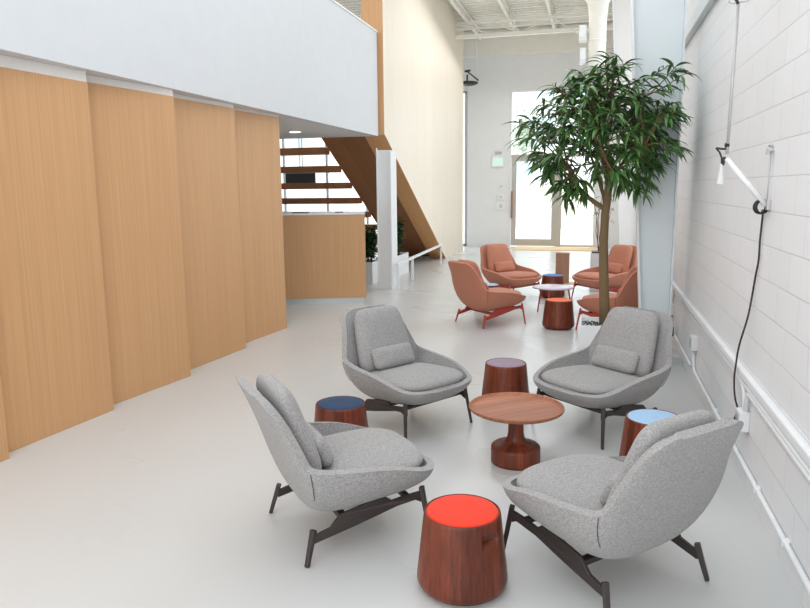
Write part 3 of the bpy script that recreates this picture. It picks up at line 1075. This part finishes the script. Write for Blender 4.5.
def shrub(name, label, x, y, rz, w, d, hp, htop, seed, mat):
    r2 = random.Random(seed)
    t = thing(name, label, 'potted plant', (x, y, 0), rz, None)
    b = MB()
    th = 0.02
    b.box(-w / 2, w / 2, -d / 2, -d / 2 + th, 0, hp).box(-w / 2, w / 2, d / 2 - th, d / 2, 0, hp).box(-w / 2, -w / 2 + th, -d / 2 + th, d / 2 - th, 0, hp).box(w / 2 - th, w / 2, -d / 2 + th, d / 2 - th, 0, hp)
    b.build('planter', M['white'], t, bevel=0.004)
    MB().box(-w / 2 + th, w / 2 - th, -d / 2 + th, d / 2 - th, 0, hp - 0.05).build('soil', M['soil'], t)
    sb = MB()
    lb = MB()
    for i in range(int(16 + 10 * d)):
        px, py = r2.uniform(-w * 0.3, w * 0.3), r2.uniform(-d * 0.38, d * 0.38)
        top = Vector((px + r2.uniform(-0.12, 0.12), py + r2.uniform(-0.12, 0.12), hp + (htop - hp) * r2.uniform(0.55, 1)))
        sb.tube([(px, py, hp - 0.06), ((px + top.x) / 2, (py + top.y) / 2, (hp + top.z) / 2), top], [0.008, 0.006, 0.003], 5)
        for k in range(60):
            s = r2.uniform(0.15, 1)
            p = Vector((px, py, hp)).lerp(top, s)
            a = r2.uniform(0, 2 * PI)
            leaf(lb, p, (math.cos(a), math.sin(a), r2.uniform(-0.1, 0.9)), r2.uniform(0.09, 0.15), r2.uniform(0.045, 0.07), 0.9, r2.uniform(-0.5, 0.5))
    sb.build('stems', M['twig'], t, smooth=True)
    lb.build('foliage', mat, t, smooth=True)
    return t


shrub('potted_shrub', 'dark green leafy shrub in a white planter right of the white post under the stair', -4.03, 14.0, 0.0, 0.36, 1.25, 0.43, 1.22, 5, M['leaf2'])
shrub('potted_shrub', 'dark green leafy shrub in a white planter between the desk and the white post', -4.19, 12.82, 0.0, 0.34, 0.5, 0.42, 1.1, 9, M['leaf2'])

# pale pillar planter with a bare thin plant in front of the end wall
t = thing('pillar_planter', 'pale square pillar planter with a bare twiggy plant behind the tree trunk', 'potted plant', (0.12, 12.55, 0), 0.0)
b = MB()
b.box(-0.155, 0.155, -0.155, 0.155, 0, 0.66)
b.build('planter', M['marble'], t, bevel=0.006)
MB().box(-0.14, 0.14, -0.14, 0.14, 0.66, 0.69).build('soil', M['pebble'], t, bevel=0.008)
sb = MB()
lb = MB()
r2 = random.Random(3)
for i in range(7):
    a = r2.uniform(0, 2 * PI)
    top = Vector((0.22 * math.cos(a), 0.2 * math.sin(a), r2.uniform(1.35, 2.1)))
    mid = Vector((0.10 * math.cos(a + 0.6), 0.1 * math.sin(a + 0.6), (0.68 + top.z) / 2))
    sb.tube([(0.03 * math.cos(a), 0.03 * math.sin(a), 0.68), mid, top], [0.008, 0.006, 0.003], 6)
    for k in range(4):
        leaf(lb, mid.lerp(top, r2.uniform(0.3, 1)), (math.cos(a + k), math.sin(a + k), 0.2), 0.14, 0.025, 1.4)
sb.build('stems', M['twig'], t, smooth=True)
lb.build('leaves', M['leaf2'], t, smooth=True)

# young tree outside
t = thing('street_tree', 'small pale green tree outside beyond the entrance glass', 'tree', (-3.9, 40.0, 0))
MB().tube([(0, 0, -0.1), (0.05, 0, 1.6), (0, 0, 4.2)], [0.09, 0.07, 0.03], 8).build('trunk', M['hoarding'], t, smooth=True)
lb = MB()
for i in range(700):
    v = Vector((r2.gauss(0, 0.55), r2.gauss(0, 0.55), r2.gauss(0, 0.75)))
    leaf(lb, v + Vector((0, 0, 4.6)), (r2.uniform(-1, 1), r2.uniform(-1, 1), r2.uniform(-0.5, 0.5)), 0.26, 0.16, 0.6)
lb.build('foliage', M['leaf_pale'], t)

# ------------------------------------------------------------------ low handrail
t = thing('handrail', 'low white steel handrail on three posts beside the white post', 'handrail', (-3.38, 12.07, 0))
pts = [(0, 0, 0.455), (-0.02, 1.12, 0.455), (-0.115, 4.24, 0.455)]
for p in pts:
    MB().box(p[0] - 0.022, p[0] + 0.022, p[1] - 0.022, p[1] + 0.022, 0, 0.45).build('post', M['white'], t, bevel=0.004)
b = MB()
b.bar((0, -0.03, 0.45), pts[1], 0.05, 0.045)
b.bar(pts[1], (-0.116, 4.27, 0.455), 0.05, 0.045)
b.build('rail', M['white'], t, bevel=0.004)

# ------------------------------------------------------------------ things on the end wall
t = thing('exit_sign', 'small white box with a pale green lit panel left of the entrance door', 'sign', (-2.86, YF, 2.40))
MB().box(-0.18, 0.18, -0.07, 0, 0.0, 0.34).build('housing', M['lampwhite'], t, bevel=0.01)
MB().box(-0.15, 0.15, -0.075, -0.07, 0.03, 0.26).build('sign_panel', M['green_sign'], t)
MB().box(-0.09, 0.11, -0.05, 0, 0.40, 0.45).build('mounting_strip', M['grille'], t, bevel=0.004)
for z0, z1, x0, x1, lab in ((1.41, 1.60, -2.88, -2.67, 'upper of the two white switch plates beside the entrance door'), (1.11, 1.34, -2.90, -2.63, 'lower, wider white switch plate beside the entrance door'),
                            (1.72, 1.92, -2.82, -2.70, 'faint small white plate above the switch plates')):
    t = thing('switch_plate', lab, 'switch', ((x0 + x1) / 2, YF, z0), group='switch plates by the entrance')
    w_ = (x1 - x0) / 2
    MB().box(-w_, w_, -0.03, 0, 0, z1 - z0).build('plate', M['lampwhite'], t, bevel=0.006)
    MB().box(-0.03, 0.05, -0.036, -0.03, 0.06, z1 - z0 - 0.06).build('switch', M['marble'], t)
t = tag(MB().box(-2.25, 0.15, 20.25, 21.55, 0.0, 0.014).build('door_mat', M['mat'], bevel=0.004), 'tan door mat on the floor in front of the glazed entrance', 'mat')

# hanging duct and its side boxes
t = thing('ventilation_duct', 'round white ventilation duct hanging from the roof above the tree', 'duct', (-0.05, 15.0, 4.17))
MB().lathe([(0.155, 0), (0.165, 0.0), (0.168, 0.5), (0.172, 0.9), (0.20, 1.15), (0.29, 1.3), (0.30, 2.15)], 40).build('pipe', M['cream'], t, smooth=True, autosmooth=0.9)
for z in (0.45, 0.9):
    MB().lathe([(0.171, z), (0.177, z + 0.005), (0.177, z + 0.02), (0.171, z + 0.025)], 40).build('band', M['cream'], t)
for z0, x0, x1, lab in ((4.63, -0.40, -0.262, 'upper white box lamp mounted beside the ventilation duct'), (4.2, -0.375, -0.262, 'lower white box lamp mounted beside the ventilation duct')):
    t = thing('box_lamp', lab, 'lamp', ((x0 + x1) / 2, 15.0, z0), group='white box lamps by the duct')
    w_ = (x1 - x0) / 2
    MB().box(-w_, w_, -0.1, 0.1, 0.06, 0.30).build('housing', M['lampwhite'], t, bevel=0.01)
    MB().box(-w_ - 0.006, w_ + 0.006, -0.106, 0.106, 0.0, 0.06).build('lens_frame', M['white'], t, bevel=0.006)
    MB().bar((w_, 0, 0.15), (w_ + 0.035, 0, 0.15), 0.04, 0.04).build('bracket', M['white'], t)

# black fixture hanging beside the pale oak wall
t = thing('hanging_projector', 'black tilted spotlight hanging on a thin white rod beside the pale oak wall', 'spotlight', (-3.52, 20.8, 4.70))
MB().lathe([(0.02, 0.0), (0.16, 0.012), (0.26, 0.05), (0.27, 0.085), (0.20, 0.10), (0.01, 0.105)], 28, (-0.12, 0, 0)).build('dish', M['black'], t, smooth=True)
t.scale = (1.12, 1.12, 1.12)
MB().bar((-0.16, 0, 0.38), (0.16, 0, 0.12), 0.07, 0.035).build('yoke', M['black'], t, bevel=0.006)
MB().bar((-0.2, 0, 0.36), (-0.05, 0, 0.38), 0.05, 0.05).build('joint', M['black'], t, bevel=0.006)
MB().bar((-0.14, 0, 0.1), (-0.13, 0, 0.28), 0.05, 0.04).build('strut', M['black'], t, bevel=0.004)
MB().tube([(0.1, 0, 0.16), (0.1, 0, 1.42)], 0.016, 8).build('rod', M['lampwhite'], t, smooth=True)

# ------------------------------------------------------------------ services on the block wall
t = thing('wall_raceway', 'long white cable raceway with a pipe running along the block wall', 'raceway', (XW, 5.5, 0.645))
b = MB()
b.box(-0.040, 0, -7.0, 3.55, 0.0, 0.055)
b.build('channel', M['white'], t, bevel=0.012, segs=3)
MB().tube([(-0.022, -7.0, -0.024), (-0.022, 3.55, -0.024)], 0.013, 10).build('pipe', M['white'], t, smooth=True)

t = thing('outlet_box', 'white outlet box with a conduit dropping to the floor, left of the hanging cord', 'outlet', (XW, 6.572, 0.345))
MB().box(-0.055, 0, -0.055, 0.055, 0, 0.125).build('box', M['white'], t, bevel=0.006)
MB().box(-0.06, -0.055, -0.035, 0.035, 0.02, 0.105).build('cover_plate', M['aluminium'], t, bevel=0.003)
MB().tube([(-0.02, 0, 0.0), (-0.02, 0, -0.10), (-0.02, -0.02, -0.15), (-0.02, -0.09, -0.18), (-0.02, -0.3, -0.183), (-0.02, -3.6, -0.186), (-0.02, -9, -0.186)], 0.014, 10).build('conduit', M['white'], t, smooth=True)
for yy in (-1.2, -2.6, -3.2):
    MB().box(-0.038, 0, yy - 0.02, yy + 0.02, -0.203, -0.168).build('coupling', M['white'], t, bevel=0.006)

t = thing('outlet_box', 'white outlet box where the black lamp cord plugs in, with two bent conduits above it', 'outlet', (XW, 4.388, 0.355))
MB().box(-0.06, 0, -0.055, 0.055, 0, 0.12).build('box', M['white'], t, bevel=0.006)
MB().box(-0.065, -0.06, -0.036, 0.036, 0.018, 0.102).build('cover_plate', M['aluminium'], t, bevel=0.003)
MB().tube([(-0.022, 0.02, 0.118), (-0.022, 0.022, 0.20), (-0.022, 0.06, 0.245), (-0.022, 0.14, 0.262), (-0.022, 0.6, 0.262)], 0.014, 10).build('conduit', M['white'], t, smooth=True)
MB().tube([(-0.022, -0.03, 0.118), (-0.022, -0.032, 0.19), (-0.022, -0.06, 0.235), (-0.022, -0.12, 0.243), (-0.022, -1.0, 0.238), (-0.022, -5.0, 0.238)], 0.013, 10).build('conduit', M['white'], t, smooth=True)

t = thing('outlet_box', 'small white outlet box low on the wall behind the right rear grey chair', 'outlet', (XW, 8.5, 0.32))
MB().box(-0.05, 0, -0.06, 0.06, 0, 0.13).build('box', M['white'], t, bevel=0.006)
MB().tube([(-0.02, 0, 0.12), (-0.02, 0, 0.33)], 0.012, 10).build('conduit', M['white'], t, smooth=True)
MB().tube([(-0.02, 0, 0.0), (-0.02, 0, -0.12), (-0.02, -0.1, -0.155), (-0.02, -1.75, -0.16)], 0.013, 10).build('conduit', M['white'], t, smooth=True)
t = thing('power_adapter', 'black power adapter plugged in low on the block wall by the steel column', 'adapter', (XW - 0.06, 8.06, 0.13))
MB().box(-0.05, 0.02, -0.05, 0.05, 0.03, 0.14).build('body', M['black'], t, bevel=0.012)
MB().tube([(-0.01, -0.04, 0.05), (-0.02, -0.09, 0.03), (-0.02, -0.10, -0.06), (-0.02, -0.04, -0.125)], 0.006, 8).build('lead', M['black'], t, smooth=True)

# ------------------------------------------------------------------ counterbalance wall lamp
t = thing('wall_lamp', 'white counterbalance wall lamp with a long rod, cone weight and dangling black cord', 'lamp', (XW, 4.24, 1.69))
MB().box(-0.02, 0, -0.03, 0.03, -0.03, 0.03).build('wall_plate', M['chrome'], t, bevel=0.004)
MB().tube([(-0.015, 0.0, 0.0), (-0.015, -0.005, 0.30)], 0.0035, 8).build('wall_wire', M['chrome'], t, smooth=True)
b = MB()
b.box(-0.035, 0, -0.012, 0.012, 0.285, 0.30)
b.tube([(-0.03, -0.012, 0.285), (-0.03, -0.012, 0.268)], 0.012, 10)
b.tube([(-0.01, 0.07, 0.296), (-0.01, 0.0, 0.296)], 0.006, 8)
b.tube([(-0.01, 0.07, 0.316), (-0.01, 0.0, 0.316)], 0.006, 8)
b.build('upper_bracket', M['chrome'], t)
MB().tube([(-0.02, 0.0, -0.005), (-0.235, 0.0, 0.252)], [0.0165, 0.0145], 14).build('arm', M['lampwhite'], t, smooth=True)
ring = []
for k in range(5):
    rr = 0.036 + 0.0015 * (k % 2)
    ring.append([(-0.035 - 0.004 * k + rr * 0.9 * math.cos(a), rr * 0.35 * math.cos(a), -0.012 + rr * math.sin(a)) for a in [2 * PI * i / 24 for i in range(24)]])
b = MB()
for q in ring:
    b.tube(q, 0.0045, 6, closed=True)
b.build('cord_coil', M['black'], t, smooth=True)
MB().tube([(-0.232, 0, 0.275), (-0.224, 0, 1.06)], 0.0085, 10).build('rod', M['chrome'], t, smooth=True)
b = MB()
b.tube([(-0.245, -0.001, 0.322), (-0.225, 0.001, 0.322)], 0.012, 10)
b.build('clamp', M['black'], t)
b = MB()
b.tube([(-0.29, 0, 0.308), (-0.255, 0, 0.303), (-0.232, 0, 0.303)], 0.006, 8)
b.tube([(-0.29, 0, 0.308), (-0.27, 0, 0.285), (-0.258, 0, 0.255), (-0.256, 0, 0.22)], 0.005, 8)
b.tube([(-0.244, 0, 0.26), (-0.25, 0, 0.215)], 0.008, 8)
b.build('yoke', M['dark_metal'], t, smooth=True)
MB().lathe([(0.023, 0.112), (0.024, 0.116), (0.019, 0.14), (0.010, 0.20), (0.006, 0.222), (0.003, 0.224)], 24, (-0.256, 0, 0)).build('cone_weight', M['lampcone'], t, smooth=True, autosmooth=1.0)
b = MB()
b.tube([(-0.27, 0, 1.10), (-0.268, 0, 1.062), (-0.245, 0, 1.055), (-0.235, 0, 1.062), (-0.225, 0, 1.062), (-0.18, 0, 1.062), (-0.165, 0, 1.075), (-0.165, 0, 1.12)], 0.004, 8)
b.build('upper_yoke', M['chrome'], t, smooth=True)
MB().bar((-0.224, 0, 1.05), (-0.25, 0, 1.11), 0.018, 0.014).build('lamp_joint', M['black'], t, bevel=0.003)
MB().lathe([(0.05, 0), (0.11, 0.16), (0.115, 0.17), (0.108, 0.165), (0.03, 0.01)], 28, (-0.25, 0, 1.16)).build('lamp_shade', M['lampwhite'], t, smooth=True, autosmooth=1.0)
MB().bar((-0.25, 0, 1.10), (-0.25, 0, 1.165), 0.03, 0.03).build('lamp_socket', M['black'], t, bevel=0.004)
cord = [(-0.012, 4.333, 1.647), (-0.012, 4.357, 1.488), (-0.012, 4.354, 1.377), (-0.012, 4.406, 1.272), (-0.015, 4.455, 1.126), (-0.034, 4.43, 1.02), (-0.055, 4.50, 0.839), (-0.055, 4.555, 0.709),
        (-0.055, 4.575, 0.609), (-0.050, 4.54, 0.506), (-0.014, 4.586, 0.405)]
pts = [(-0.035, 0.02, -0.045)] + [(x, y - 4.24, z - 1.69) for x, y, z in cord]
fine = []
for i in range(len(pts) - 1):
    p0, p1, p2, p3 = [Vector(pts[max(0, min(len(pts) - 1, i + k))]) for k in (-1, 0, 1, 2)]
    for s in range(5):
        u = s / 5
        fine.append(0.5 * ((2 * p1) + (p2 - p0) * u + (2 * p0 - 5 * p1 + 4 * p2 - p3) * u * u + (3 * p1 - p0 - 3 * p2 + p3) * u ** 3))
fine.append(Vector(pts[-1]))
MB().tube(fine, 0.0055, 8).build('cord', M['cord'], t, smooth=True)
MB().bar((-0.012, 0.346, -1.29), (-0.06, 0.17, -1.282), 0.03, 0.026).build('plug', M['black'], t, bevel=0.005)
